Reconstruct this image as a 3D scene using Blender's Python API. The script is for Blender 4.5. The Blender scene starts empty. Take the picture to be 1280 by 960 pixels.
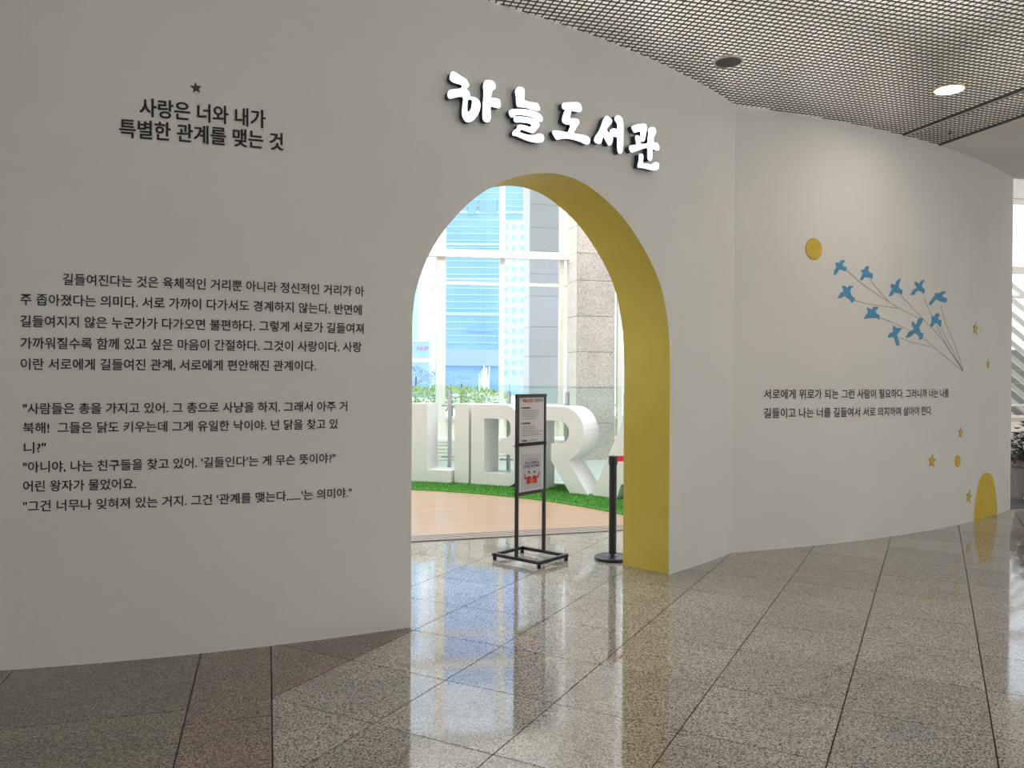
import bpy, bmesh, math, random
import numpy as np
from mathutils import Vector, Matrix
random.seed(7); rng = np.random.default_rng(7)
sc = bpy.context.scene
C = sc.collection
PI = math.pi

# ------------------------------------------------------------------ camera
H, F, TH, RO, HC = 1.6, 1000.0, .005994, .005528, 4.15
Fw = Vector((0, math.cos(TH), -math.sin(TH))); R0 = Vector((1, 0, 0)); U0 = Vector((0, math.sin(TH), math.cos(TH)))
Rv = math.cos(RO) * R0 + math.sin(RO) * U0
Uv = -math.sin(RO) * R0 + math.cos(RO) * U0
cam = bpy.data.cameras.new('camera'); co = bpy.data.objects.new('camera', cam); C.objects.link(co)
m = Matrix((Rv, Uv, -Fw)).transposed().to_4x4(); m.translation = Vector((0, 0, H)); co.matrix_world = m
cam.sensor_width = 36; cam.lens = 36 * F / 1280; cam.clip_end = 2000; cam.clip_start = .05
sc.camera = co

# ------------------------------------------------------------------ world, sun, exposure
sc.view_settings.view_transform = 'Standard'; sc.view_settings.look = 'None'
sc.view_settings.gamma = 1; sc.view_settings.use_curve_mapping = False
sc.view_settings.exposure = 0.0
w = bpy.data.worlds.new('sky'); sc.world = w; w.use_nodes = True
nt = w.node_tree; nt.nodes.clear()
o_ = nt.nodes.new('ShaderNodeOutputWorld'); bg = nt.nodes.new('ShaderNodeBackground')
tc = nt.nodes.new('ShaderNodeTexCoord'); sx = nt.nodes.new('ShaderNodeSeparateXYZ'); cr = nt.nodes.new('ShaderNodeValToRGB')
cr.color_ramp.elements[0].position = 0; cr.color_ramp.elements[0].color = (.92, .96, 1, 1)
cr.color_ramp.elements[1].position = .8; cr.color_ramp.elements[1].color = (.62, .80, 1, 1)
nt.links.new(tc.outputs['Generated'], sx.inputs[0]); nt.links.new(sx.outputs[2], cr.inputs[0])
nt.links.new(cr.outputs[0], bg.inputs[0]); bg.inputs[1].default_value = 2.3
nt.links.new(bg.outputs[0], o_.inputs[0])

def sun(az, el, e, col=(1, .96, .9)):
    l = bpy.data.lights.new('sun', 'SUN'); l.energy = e; l.angle = math.radians(.6); l.color = col
    o = bpy.data.objects.new('sun', l); C.objects.link(o)
    a, b = math.radians(az), math.radians(el)          # az measured from +Y towards +X
    d = Vector((math.sin(a) * math.cos(b), math.cos(a) * math.cos(b), math.sin(b)))
    o.rotation_euler = d.to_track_quat('Z', 'Y').to_euler(); o.location = d * 30
sun(20, 43, 9.0)

def area(name, loc, rot, sx_, sy_, e, col=(1, 1, 1), shape='RECTANGLE', portal=False, spread=PI):
    l = bpy.data.lights.new(name, 'AREA'); l.shape = shape; l.size = sx_
    if shape == 'RECTANGLE': l.size_y = sy_
    l.energy = e; l.color = col; l.spread = spread
    if portal: l.cycles.is_portal = True
    o = bpy.data.objects.new(name, l); C.objects.link(o); o.location = loc; o.rotation_euler = rot
    return o
# daylight through the glazed fronts: sky portals
area('portal_front', (1.0, 16.2, 2.9), (PI / 2, 0, PI + math.radians(9)), 20, 5.4, 1, portal=True)
area('portal_back', (-6.5, -7.9, 1.95), (-PI / 2, 0, PI), 5, 3.3, 1, portal=True)
area('portal_side', (15.8, 0, 1.9), (PI / 2, 0, PI / 2), 12, 3.4, 1, portal=True)

# added unseen lights that brighten the high library hall behind the wall
for lx, ly in ((-4.5, 10.5), (0, 10.5), (4.5, 11.5), (9, 12.5), (-2, 14), (3, 14.2)):
    area('library_fill_light', (lx, ly, 8.05), (0, 0, 0), 3.2, 1.8, 230, (.95, .98, 1))

cy = sc.cycles
cy.max_bounces = 8; cy.diffuse_bounces = 5; cy.glossy_bounces = 4; cy.transmission_bounces = 6; cy.transparent_max_bounces = 12
cy.sample_clamp_indirect = 6; cy.use_denoising = True; cy.caustics_reflective = True; cy.caustics_refractive = False

# ------------------------------------------------------------------ geometry on the picture's rays
def ray(p):
    return Fw + Rv * ((p[0] - 640) / F) - Uv * ((p[1] - 480) / F)
def floor_pt(p, z=0):
    d = ray(p); k = (z - H) / d.z; return Vector((d.x * k, d.y * k))
WL = (-4.655, 12.607, 8.478)      # curved front wall: centre and radius in plan
WR = (-1.146, 17.268, 10.353)     # curved wall on the right
THICK = .47
def wall_pt(wl, s, z, off=0):      # s: arc length, off: outwards, towards the lobby
    cx, cyy, r = wl; a = s / r
    return Vector((cx + (r + off) * math.sin(a), cyy - (r + off) * math.cos(a), z))
def wall_hit(wl, p, off=0):        # pixel -> (s, z) on the wall
    cx, cyy, r = wl; r2 = r + off; d = ray(p)
    a = d.x ** 2 + d.y ** 2; b = -2 * (d.x * cx + d.y * cyy); c = cx * cx + cyy * cyy - r2 * r2
    t = (-b - math.sqrt(b * b - 4 * a * c)) / 2 / a
    x, y, z = d.x * t, d.y * t, H + d.z * t
    return math.atan2(x - cx, cyy - y) * r, z

# ------------------------------------------------------------------ object helpers
def finish(o, parent=None, label=None, cat=None, group=None, kind=None):
    if parent is not None: o.parent = parent
    if label: o['label'] = label
    if cat: o['category'] = cat
    if group: o['group'] = group
    if kind: o['kind'] = kind
    return o
def me_obj(name, me, mat, parent=None, **k):
    o = bpy.data.objects.new(name, me); C.objects.link(o)
    if mat is not None and not me.materials:
        for mm in (mat if isinstance(mat, (list, tuple)) else [mat]): me.materials.append(mm)
    return finish(o, parent, **k)
def empty(name, loc, label, cat, group=None, rz=0):
    o = bpy.data.objects.new(name, None); C.objects.link(o); o.location = loc; o.rotation_euler = (0, 0, rz)
    o.empty_display_size = .1
    return finish(o, None, label, cat, group)
def pyd(name, vs, fs, mat, parent=None, smooth=False, **k):
    me = bpy.data.meshes.new(name); me.from_pydata([tuple(v) for v in vs], [], fs); me.update()
    if smooth: me.shade_smooth()
    return me_obj(name, me, mat, parent, **k)
class G:                                   # collects shapes of ONE part
    def __init__(s): s.v = []; s.f = []
    def box(s, c, d, rz=0, M=None):
        n = len(s.v); c = Vector(c)
        for k in range(8):
            p = Vector(((k & 1) - .5, ((k >> 1) & 1) - .5, ((k >> 2) & 1) - .5)); p = Vector((p.x * d[0], p.y * d[1], p.z * d[2]))
            if M is not None: p = M @ p
            elif rz: p = Vector((p.x * math.cos(rz) - p.y * math.sin(rz), p.x * math.sin(rz) + p.y * math.cos(rz), p.z))
            s.v.append(p + c)
        s.f += [tuple(n + i for i in q) for q in ((0, 2, 3, 1), (4, 5, 7, 6), (0, 1, 5, 4), (2, 6, 7, 3), (0, 4, 6, 2), (1, 3, 7, 5))]
        return s
    def bar(s, a, b, w_, h_):             # rectangular bar from a to b
        a, b = Vector(a), Vector(b); d = b - a; q = d.to_track_quat('X', 'Z').to_matrix()
        return s.box((a + b) / 2, (d.length, w_, h_), M=q)
    def rod(s, a, b, r, n=12, r2=None, caps=True):
        a, b = Vector(a), Vector(b); q = (b - a).to_track_quat('Z', 'Y').to_matrix(); r2 = r if r2 is None else r2; k0 = len(s.v)
        for P, rr in ((a, r), (b, r2)):
            for i in range(n):
                t = 2 * PI * i / n; s.v.append(P + q @ Vector((rr * math.cos(t), rr * math.sin(t), 0)))
        for i in range(n):
            j = (i + 1) % n; s.f.append((k0 + i, k0 + j, k0 + n + j, k0 + n + i))
        if caps: s.f.append(tuple(k0 + i for i in reversed(range(n)))); s.f.append(tuple(k0 + n + i for i in range(n)))
        return s
    def lathe(s, c, prof, n=32):
        c = Vector(c); k0 = len(s.v)
        for r, z in prof:
            for i in range(n):
                t = 2 * PI * i / n; s.v.append(c + Vector((r * math.cos(t), r * math.sin(t), z)))
        for k in range(len(prof) - 1):
            for i in range(n):
                j = (i + 1) % n; a = k0 + k * n; s.f.append((a + i, a + j, a + n + j, a + n + i))
        s.f.append(tuple(k0 + i for i in reversed(range(n)))); a = k0 + (len(prof) - 1) * n; s.f.append(tuple(a + i for i in range(n)))
        return s
    def prism(s, poly, z0, z1):
        n = len(poly); k = len(s.v)
        s.v += [Vector((p[0], p[1], z0)) for p in poly] + [Vector((p[0], p[1], z1)) for p in poly]
        s.f.append(tuple(k + i for i in reversed(range(n)))); s.f.append(tuple(k + n + i for i in range(n)))
        for i in range(n): j = (i + 1) % n; s.f.append((k + i, k + j, k + n + j, k + n + i))
        return s
    def build(s, name, mat, parent=None, smooth=False, bevel=0, loc=None, **k):
        vs = s.v if loc is None else [v - Vector(loc) for v in s.v]
        o = pyd(name, vs, s.f, mat, parent, smooth, **k)
        if loc is not None: o.location = loc
        if bevel:
            md = o.modifiers.new('bevel', 'BEVEL'); md.width = bevel; md.segments = 2; md.limit_method = 'ANGLE'
        return o

# ------------------------------------------------------------------ materials
def mat(name, col, rough=.5, metal=0, spec=.5, emit=None, es=0, coat=0):
    M = bpy.data.materials.new(name); M.use_nodes = True; b = M.node_tree.nodes['Principled BSDF']
    b.inputs['Base Color'].default_value = (*col, 1); b.inputs['Roughness'].default_value = rough
    b.inputs['Metallic'].default_value = metal; b.inputs['Specular IOR Level'].default_value = spec
    b.inputs['Coat Weight'].default_value = coat
    if emit: b.inputs['Emission Color'].default_value = (*emit, 1); b.inputs['Emission Strength'].default_value = es
    return M
def N(M, t, **k):
    n = M.node_tree.nodes.new(t)
    for a, b in k.items(): setattr(n, a, b)
    return n
def link(M, a, b): M.node_tree.links.new(a, b)
def bsdf(M): return M.node_tree.nodes['Principled BSDF']
def noisy(M, c1, c2, scale, detail=3, bump=0, bscale=None, coord='Object', lo=.35, hi=.65, dist=.002, rough=None):
    t = N(M, 'ShaderNodeTexCoord'); n = N(M, 'ShaderNodeTexNoise'); n.inputs['Scale'].default_value = scale; n.inputs['Detail'].default_value = detail
    link(M, t.outputs[coord], n.inputs['Vector']); r = N(M, 'ShaderNodeValToRGB')
    r.color_ramp.elements[0].position = lo; r.color_ramp.elements[0].color = (*c1, 1)
    r.color_ramp.elements[1].position = hi; r.color_ramp.elements[1].color = (*c2, 1)
    link(M, n.outputs[0], r.inputs[0]); link(M, r.outputs[0], bsdf(M).inputs['Base Color'])
    if bump:
        n2 = N(M, 'ShaderNodeTexNoise'); n2.inputs['Scale'].default_value = bscale or scale; n2.inputs['Detail'].default_value = 4
        link(M, t.outputs[coord], n2.inputs['Vector']); bp = N(M, 'ShaderNodeBump'); bp.inputs['Strength'].default_value = bump; bp.inputs['Distance'].default_value = dist
        link(M, n2.outputs[0], bp.inputs['Height']); link(M, bp.outputs[0], bsdf(M).inputs['Normal'])
    return M
M_wall = noisy(mat('white wall paint', (.8, .79, .76), .75, spec=.25), (.80, .785, .745), (.83, .815, .78), 1.2, 4, bump=.25, bscale=45, dist=.004)
M_yellow = noisy(mat('mustard paint', (.5, .4, .08), .6, spec=.3), (.62, .49, .085), (.67, .54, .105), 2, 3, bump=.2, bscale=60, dist=.003)
M_soffit = noisy(mat('white plaster', (.8, .78, .75), .8), (.78, .75, .71), (.82, .79, .75), 1.5)
M_black = mat('black powder coat', (.012, .012, .013), .35)
M_ink = mat('black vinyl lettering', (.02, .02, .022), .6)
M_alu = mat('cream painted aluminium', (.80, .76, .69), .4)
M_white = noisy(mat('white letter paint', (.8, .79, .78), .45), (.78, .765, .75), (.82, .81, .80), 3)
M_steel = mat('brushed steel', (.55, .57, .58), .3, 1)
M_red = mat('red belt', (.8, .02, .06), .6)
M_bird = noisy(mat('blue decal', (.1, .4, .62), .6), (.075, .30, .52), (.10, .36, .60), 18)
M_gold = noisy(mat('yellow decal', (.75, .52, .04), .6), (.68, .47, .035), (.78, .56, .06), 12)
M_ochre = mat('ochre decal edge', (.35, .2, .03), .6)
M_string = mat('brown line decal', (.30, .24, .21), .7)
M_glow = mat('lit white acrylic', (.9, .95, 1), .4, emit=(.86, .96, 1), es=1.6)
M_navy = mat('navy letter return', (.010, .022, .06), .3)
M_dark = mat('dark grille metal', (.05, .045, .038), .5)
M_panel = mat('pale ceiling board', (.84, .82, .78), .8)

def granite(name, light, dark, mid, rough=.1, sc_=1.0, lo=.36, hi=.6):
    M = mat(name, mid, rough, spec=.9 if rough < .2 else .4); t = N(M, 'ShaderNodeTexCoord')
    n = N(M, 'ShaderNodeTexNoise'); n.inputs['Scale'].default_value = 95 * sc_; n.inputs['Detail'].default_value = 2; n.inputs['Roughness'].default_value = .6
    v = N(M, 'ShaderNodeTexVoronoi'); v.inputs['Scale'].default_value = 120 * sc_
    big = N(M, 'ShaderNodeTexNoise'); big.inputs['Scale'].default_value = 2.2; big.inputs['Detail'].default_value = 3
    for q in (n, v, big): link(M, t.outputs['Object'], q.inputs['Vector'])
    r = N(M, 'ShaderNodeValToRGB'); e = r.color_ramp.elements
    e[0].position = lo; e[0].color = (*dark, 1); e[1].position = hi; e[1].color = (*light, 1); x = e.new((lo + hi) / 2 - .02); x.color = (*mid, 1)
    mx0 = N(M, 'ShaderNodeMix', data_type='FLOAT'); mx0.inputs[0].default_value = .3
    link(M, n.outputs[0], mx0.inputs[2]); sv = N(M, 'ShaderNodeSeparateColor'); link(M, v.outputs['Color'], sv.inputs[0]); link(M, sv.outputs[0], mx0.inputs[3])
    link(M, mx0.outputs[0], r.inputs[0])
    oi = N(M, 'ShaderNodeObjectInfo'); mr = N(M, 'ShaderNodeMapRange'); mr.inputs[3].default_value = .88; mr.inputs[4].default_value = 1.08
    link(M, oi.outputs['Random'], mr.inputs[0])
    mr2 = N(M, 'ShaderNodeMapRange'); mr2.inputs[1].default_value = .3; mr2.inputs[2].default_value = .7; mr2.inputs[3].default_value = .9; mr2.inputs[4].default_value = 1.08
    link(M, big.outputs[0], mr2.inputs[0]); mu = N(M, 'ShaderNodeMath', operation='MULTIPLY'); link(M, mr.outputs[0], mu.inputs[0]); link(M, mr2.outputs[0], mu.inputs[1])
    vm = N(M, 'ShaderNodeVectorMath', operation='SCALE'); link(M, r.outputs[0], vm.inputs[0]); link(M, mu.outputs[0], vm.inputs['Scale'])
    link(M, vm.outputs[0], bsdf(M).inputs['Base Color'])
    return M
M_tile = granite('polished grey granite', (.49, .45, .39), (.048, .042, .037), (.265, .24, .21), .06, 1.25)
M_band = granite('polished brown granite', (.33, .25, .20), (.035, .026, .022), (.16, .117, .095), .08, 1.25)
M_clad = granite('flamed pink granite', (.52, .47, .43), (.27, .23, .21), (.42, .375, .34), .6, .5, .3, .62)
M_clad_lit = noisy(mat('window-lit granite', (.7, .66, .6), .5), (.70, .65, .58), (.78, .73, .66), 5)  # same granite, with the window light on its sides painted in as cream
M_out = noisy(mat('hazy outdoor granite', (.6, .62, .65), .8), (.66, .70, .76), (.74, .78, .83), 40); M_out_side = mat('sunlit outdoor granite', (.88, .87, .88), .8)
M_grout = mat('dark joint', (.03, .026, .023), .9)
M_slab = granite('polished olive granite', (.30, .268, .21), (.042, .037, .029), (.165, .146, .114), .08, 1.25)

def glass(name, tint, refl=.08):
    M = bpy.data.materials.new(name); M.use_nodes = True; n = M.node_tree; n.nodes.clear()
    o = N(M, 'ShaderNodeOutputMaterial'); tr = N(M, 'ShaderNodeBsdfTransparent'); gl = N(M, 'ShaderNodeBsdfGlossy'); mx = N(M, 'ShaderNodeMixShader'); lw = N(M, 'ShaderNodeFresnel')
    tr.inputs[0].default_value = (*tint, 1); gl.inputs['Roughness'].default_value = .01; lw.inputs[0].default_value = 1.35
    link(M, lw.outputs[0], mx.inputs[0]); link(M, tr.outputs[0], mx.inputs[1]); link(M, gl.outputs[0], mx.inputs[2]); link(M, mx.outputs[0], o.inputs[0])
    return M
M_glass = glass('clear window glass', (.96, .98, .99))
M_rail = glass('green tinted rail glass', (.90, .965, .945))

# wood
M_wood = mat('light oak floor', (.62, .42, .28), .28)
t = N(M_wood, 'ShaderNodeTexCoord'); mp = N(M_wood, 'ShaderNodeMapping'); mp.inputs['Rotation'].default_value = (0, 0, math.radians(-17))
br = N(M_wood, 'ShaderNodeTexBrick'); br.inputs['Scale'].default_value = 1; br.inputs['Brick Width'].default_value = 1.2; br.inputs['Row Height'].default_value = .12
br.inputs['Mortar Size'].default_value = .002; br.inputs['Color1'].default_value = (.50, .325, .215, 1); br.inputs['Color2'].default_value = (.44, .28, .185, 1); br.inputs['Mortar'].default_value = (.3, .18, .1, 1)
gn = N(M_wood, 'ShaderNodeTexNoise'); gn.inputs['Scale'].default_value = 30; mg = N(M_wood, 'ShaderNodeMapping'); mg.inputs['Scale'].default_value = (.08, 1, 1)
mm = N(M_wood, 'ShaderNodeMix', data_type='RGBA', blend_type='MULTIPLY'); mm.inputs[0].default_value = .25
link(M_wood, t.outputs['Object'], mp.inputs[0]); link(M_wood, mp.outputs[0], br.inputs[0]); link(M_wood, mp.outputs[0], mg.inputs[0]); link(M_wood, mg.outputs[0], gn.inputs[0])
link(M_wood, br.outputs[0], mm.inputs[6]); link(M_wood, gn.outputs[0], mm.inputs[7]); link(M_wood, mm.outputs[2], bsdf(M_wood).inputs['Base Color'])
M_grass = noisy(mat('artificial turf', (.06, .25, .03), .8), (.035, .16, .012), (.09, .33, .03), 40)

# ------------------------------------------------------------------ plan axes
A17 = math.radians(17); U17 = Vector((math.cos(A17), math.sin(A17))); V17 = Vector((-math.sin(A17), math.cos(A17)))
ANG = .48615; NT = Vector((math.cos(ANG), -math.sin(ANG))); MT = Vector((math.sin(ANG), math.cos(ANG)))   # tile grid axes
def clip(poly, n, c):              # keep n.p <= c
    out = []
    for i in range(len(poly)):
        a, b = poly[i], poly[(i + 1) % len(poly)]; da, db = n.dot(a) - c, n.dot(b) - c
        if da <= 0: out.append(a)
        if (da < 0 < db) or (db < 0 < da): out.append(a + (b - a) * (da / (da - db)))
    return out
def parea(p): return abs(sum(p[i].x * p[(i + 1) % len(p)].y - p[(i + 1) % len(p)].x * p[i].y for i in range(len(p)))) / 2
# threshold line (front edge of the track)
TR0 = Vector((-.98, 7.80)); TRn = V17.copy(); TRc = TRn.dot(TR0)

# ------------------------------------------------------------------ floor
floor = G().prism([Vector((-11, -9)), Vector((17, -9)), Vector((17, 22)), Vector((-11, 22))], -.25, -.014).build('floor', M_grout, kind='structure')
def tile(poly, mt, nm='tile'):
    c = sum(poly, Vector((0, 0))) / len(poly)
    g = G(); n = len(poly)
    g.v = [Vector((p.x, p.y, 0)) for p in poly] + [Vector((p.x, p.y, -.02)) for p in poly]
    g.f.append(tuple(range(n)))
    if (poly[1] - poly[0]).cross(poly[2] - poly[1]) < 0: g.f[0] = tuple(reversed(range(n)))
    for i in range(n): j = (i + 1) % n; g.f.append((i, n + i, n + j, j))
    g.build(nm, mt, floor)
far = G()
def far_add(poly):
    k = len(far.v); far.v += [Vector((p.x, p.y, 0)) for p in poly]; idx = tuple(range(k, k + len(poly)))
    if (poly[1] - poly[0]).cross(poly[2] - poly[1]) < 0: idx = tuple(reversed(idx))
    far.f.append(idx)
BR, BL = .026, -.363
gap = .003
def in_view(c):
    if c.y < 2.6 or c.y > 11.2: return False
    return -.78 * c.y < c.x < .74 * c.y
ntile = 0
for i in range(-26, 40):
    for j in range(-26, 40):
        n0, m0 = -1.652 + .633 * i, 2.972 + .6145 * j
        q = [NT * (n0 + gap) + MT * (m0 + gap), NT * (n0 + .633 - gap) + MT * (m0 + gap), NT * (n0 + .633 - gap) + MT * (m0 + .6145 - gap), NT * (n0 + gap) + MT * (m0 + .6145 - gap)]
        q = clip(q, -U17, -(BR + gap))
        if len(q) < 3: continue
        q = clip(q, TRn, TRc + (0 if NT.dot(q[0]) < 2.0 else 99))
        if len(q) < 3 or parea(q) < .004: continue
        c = sum(q, Vector((0, 0))) / len(q)
        if not (-11 < c.x < 17 and -9 < c.y < 21.5): continue
        brown = n0 + .316 < -2.9 and c.y < 5.35 
        if in_view(c) and ntile < 290:
            ntile += 1; tile(q, M_band if brown else M_tile)
        else: far_add(q)
for k in range(-4, 8):             # band slabs
    a, b = 3.05 + .9 * k + gap, 3.95 + .9 * k - gap
    q = [U17 * (BL + gap) + V17 * a, U17 * (BR - gap) + V17 * a, U17 * (BR - gap) + V17 * b, U17 * (BL + gap) + V17 * b]
    if b < 7.9: tile(q, M_band, 'band_slab')
for i in range(9):                 # large slabs left of the band
    for j in range(-12, 6):
        u1 = BL - .955 * i - gap; u0 = BL - .955 * (i + 1) + gap; v0 = 4.133 + 1.1 * j + gap; v1 = v0 + 1.1 - 2 * gap
        q = [U17 * u0 + V17 * v0, U17 * u1 + V17 * v0, U17 * u1 + V17 * v1, U17 * u0 + V17 * v1]
        c = sum(q, Vector((0, 0))) / 4
        if i < 3 and 2.6 < c.y < 5.4: tile(q, M_slab, 'slab')
        else: far_add(q)
far.build('distant_tiles', M_tile, floor, kind='stuff')

# wood floor and turf (circle centre GC)
GC = Vector((-2.62, 6.98)); RG, RB = 4.63, 6.05
def arc(r, a0, a1, n): return [GC + Vector((math.sin(a), math.cos(a))) * r for a in [math.radians(a0 + (a1 - a0) * i / n) for i in range(n + 1)]]
TR1 = TRc + .32                     # back edge of the track
wood = clip([Vector(p) for p in arc(RG, -75, 105, 70)], -TRn, -TR1)
G().prism(wood, -.02, .006).build('wood_floor', M_wood, kind='structure', label='light oak floor behind the arch')
g = G(); a_, b_ = arc(RG, -75, 100, 80), arc(RB + .1, -75, 100, 80)
for i in range(64):
    k = len(g.v); g.v += [Vector((*a_[i], .02)), Vector((*b_[i], .02)), Vector((*b_[i + 1], .02)), Vector((*a_[i + 1], .02)), Vector((*a_[i], -.01)), Vector((*a_[i + 1], -.01))]
    g.f += [(k, k + 3, k + 2, k + 1), (k, k + 4, k + 5, k + 3)]
g2_ = G(); a2, b2 = arc(RB + .1, -75, 66, 60), arc(RB + 4.0, -75, 66, 60)
for i in range(60):
    if b2[i].dot(Vector((-math.sin(math.radians(9)), math.cos(math.radians(9))))) > 99: continue
    k = len(g2_.v); g2_.v += [Vector((*a2[i], .004)), Vector((*b2[i], .004)), Vector((*b2[i + 1], .004)), Vector((*a2[i + 1], .004))]; g2_.f.append((k, k + 3, k + 2, k + 1))
g2_.build('gallery_floor', noisy(mat('pale terrazzo', (.7, .7, .66), .5), (.36, .40, .37), (.44, .48, .45), 8), kind='structure', label='pale floor between balustrade and windows')
g.build('turf_base', M_grass, kind='structure')
nb = 45000; an = np.radians(rng.uniform(-20, 75, nb)); rr = np.sqrt(rng.uniform(RG ** 2, RB ** 2, nb)); hh = rng.uniform(.012, .03, nb); th = rng.uniform(0, 2 * PI, nb)
px_, py_ = GC.x + rr * np.sin(an), GC.y + rr * np.cos(an); wv = .0035
V = np.zeros((nb, 3, 3)); V[:, 0] = np.c_[px_ - wv * np.cos(th), py_ - wv * np.sin(th), np.full(nb, .018)]; V[:, 1] = np.c_[px_ + wv * np.cos(th), py_ + wv * np.sin(th), np.full(nb, .018)]
V[:, 2] = np.c_[px_ + rng.normal(0, .008, nb), py_ + rng.normal(0, .008, nb), .02 + hh]
me = bpy.data.meshes.new('turf'); me.from_pydata(V.reshape(-1, 3).tolist(), [], np.arange(nb * 3).reshape(-1, 3).tolist())
me_obj('artificial_turf', me, M_grass, label='green artificial turf strip under the big white letters', cat='turf', kind='stuff')
# track
tr = empty('threshold_track', (0, 8.2, 0), 'ribbed pale metal floor track between stone tiles and oak floor', 'floor track')
M_rib = mat('pale track metal', (.40, .34, .30), .45, .3)
def trk(off0, off1, z, nm, mt):
    a = U17 * -3.2 + V17 * (TRc + off0); b = U17 * 5.0 + V17 * (TRc + off0); c = U17 * 5.0 + V17 * (TRc + off1); d = U17 * -3.2 + V17 * (TRc + off1)
    G().prism([a, b, c, d], -.01, z).build(nm, mt, tr, loc=None).location = (0, -8.2, 0)
trk(0, .32, .001, 'track_bed', M_grout)
for k in range(5): trk(.010 + k * .062, .044 + k * .062, .012, 'rail', M_rib)

# ------------------------------------------------------------------ curved front wall with the arch
ARCH = [(4.180, 1.93), (4.185, 2.03), (4.212, 2.197), (4.294, 2.406), (4.404, 2.578), (4.568, 2.759), (4.742, 2.893), (4.922, 2.986), (5.112, 3.044), (5.314, 3.072), (5.528, 3.052), (5.758, 2.972), (6.007, 2.834), (6.28, 2.596), (6.461, 2.36), (6.558, 2.09), (6.586, 1.90), (6.598, 1.70)]
def catmull(P, k=5):
    out = []
    for i in range(len(P) - 1):
        p0, p1, p2, p3 = P[max(i - 1, 0)], P[i], P[i + 1], P[min(i + 2, len(P) - 1)]
        for j in range(k):
            t = j / k; out.append(tuple(.5 * ((2 * p1[c]) + (-p0[c] + p2[c]) * t + (2 * p0[c] - 5 * p1[c] + 4 * p2[c] - p3[c]) * t * t + (-p0[c] + 3 * p1[c] - 3 * p2[c] + p3[c]) * t ** 3) for c in (0, 1)))
    out.append(P[-1]); return out
AP = catmull(ARCH)
TOP = 8.2
# right end of the left wall = where it meets the right wall
sC = WL[2] * math.atan2(2.068 - WL[0], WL[1] - 7.425)
cols = [(s, 0) for s in np.linspace(-9.5, 4.18, 70)] + [(4.18, None)] + [(max(4.18, min(6.598, a)), b) for a, b in AP[1:-1]] + [(6.598, None), (6.598, 0)] + [(s, 0) for s in np.linspace(6.65, sC, 8)]
# front and back skins as ONE solid wall mesh
def wall_solid(wl, thick, segs, name, matl):
    g = G()
    for (s0, z0), (s1, z1) in segs:
        k = len(g.v)
        for s, z in ((s0, z0), (s1, z1)):
            for off in (0, -thick):
                g.v += [wall_pt(wl, s, z, off), wall_pt(wl, s, TOP, off)]
        # s0: 0 fb,1 ft,2 bb,3 bt ; s1: 4..7
        g.f += [(k, k + 4, k + 5, k + 1), (k + 2, k + 3, k + 7, k + 6), (k + 1, k + 5, k + 7, k + 3)]
    return g.build(name, matl, kind='structure')
segs = []
ss = list(np.linspace(-9.5, 4.18, 70)); segs += [((a, 0), (b, 0)) for a, b in zip(ss, ss[1:])]
pts = [(4.18, AP[0][1])] + [(max(4.18, a), b) for a, b in AP[1:-1]] + [(6.598, AP[-1][1])]
segs += list(zip(pts, pts[1:]))
ss = list(np.linspace(6.598, sC + .03, 10)); segs += [((a, 0), (b, 0)) for a, b in zip(ss, ss[1:])]
wl_o = wall_solid(WL, THICK, segs, 'wall_left', M_wall)
# yellow reveal: jambs + soffit of the arch, slightly proud skin
g = G(); prof = [(4.18, 0)] + pts + [(6.598, 0)]
for s, z in prof:
    g.v += [wall_pt(WL, s, z, 0.0), wall_pt(WL, s, z, -THICK)]
for i in range(len(prof) - 1): g.f.append((2 * i, 2 * i + 1, 2 * i + 3, 2 * i + 2))
g.build('arch_reveal', M_yellow, wl_o, smooth=True, label='mustard yellow inner face of the arch')
# right wall
sR0 = WR[2] * math.atan2(2.03 - WR[0], WR[1] - 7.39); sR1 = WR[2] * math.atan2(6.286 - WR[0], WR[1] - 10.03)
ss = list(np.linspace(sR0, sR1, 60))
wr_o = wall_solid(WR, .25, [((a, 0), (b, 0)) for a, b in zip(ss, ss[1:])], 'wall_right', M_wall)
g = G(); g.v = [wall_pt(WR, sR1, 0), wall_pt(WR, sR1, 0, -.25), wall_pt(WR, sR1, TOP, -.25), wall_pt(WR, sR1, TOP)]; g.f = [(0, 1, 2, 3)]
g.build('wall_end', M_wall, wr_o)

# ------------------------------------------------------------------ ceilings
def arcpts(wl, s0, s1, n): return [Vector(wall_pt(wl, s0 + (s1 - s0) * i / n, 0).xy) for i in range(n + 1)]
EDG = Vector((4.611, 8.661)); EDd = -V17                       # mesh ceiling ends along this line
sE = WR[2] * math.atan2(EDG.x - WR[0], WR[1] - EDG.y)
far_edge = EDG + EDd * 17.0
cp = arcpts(WL, -9.4, sC, 60) + arcpts(WR, sR0, sE, 24)[1:] + [far_edge, Vector((-10, far_edge.y))]
PLEN = .95  # board raised above the grille to make room for the added lights
def ngon(name, poly, z, mt, up=False, parent=None, **k):
    me = bpy.data.meshes.new(name); bm = bmesh.new(); vs = [bm.verts.new((p.x, p.y, z)) for p in poly]; f = bm.faces.new(vs); bm.normal_update()
    if (f.normal.z > 0) != up: f.normal_flip()
    bmesh.ops.triangulate(bm, faces=[f]); bm.to_mesh(me); bm.free(); return me_obj(name, me, mt, parent, **k)
ceil = ngon('ceiling', cp, HC + PLEN, M_panel, kind='structure')
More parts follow.
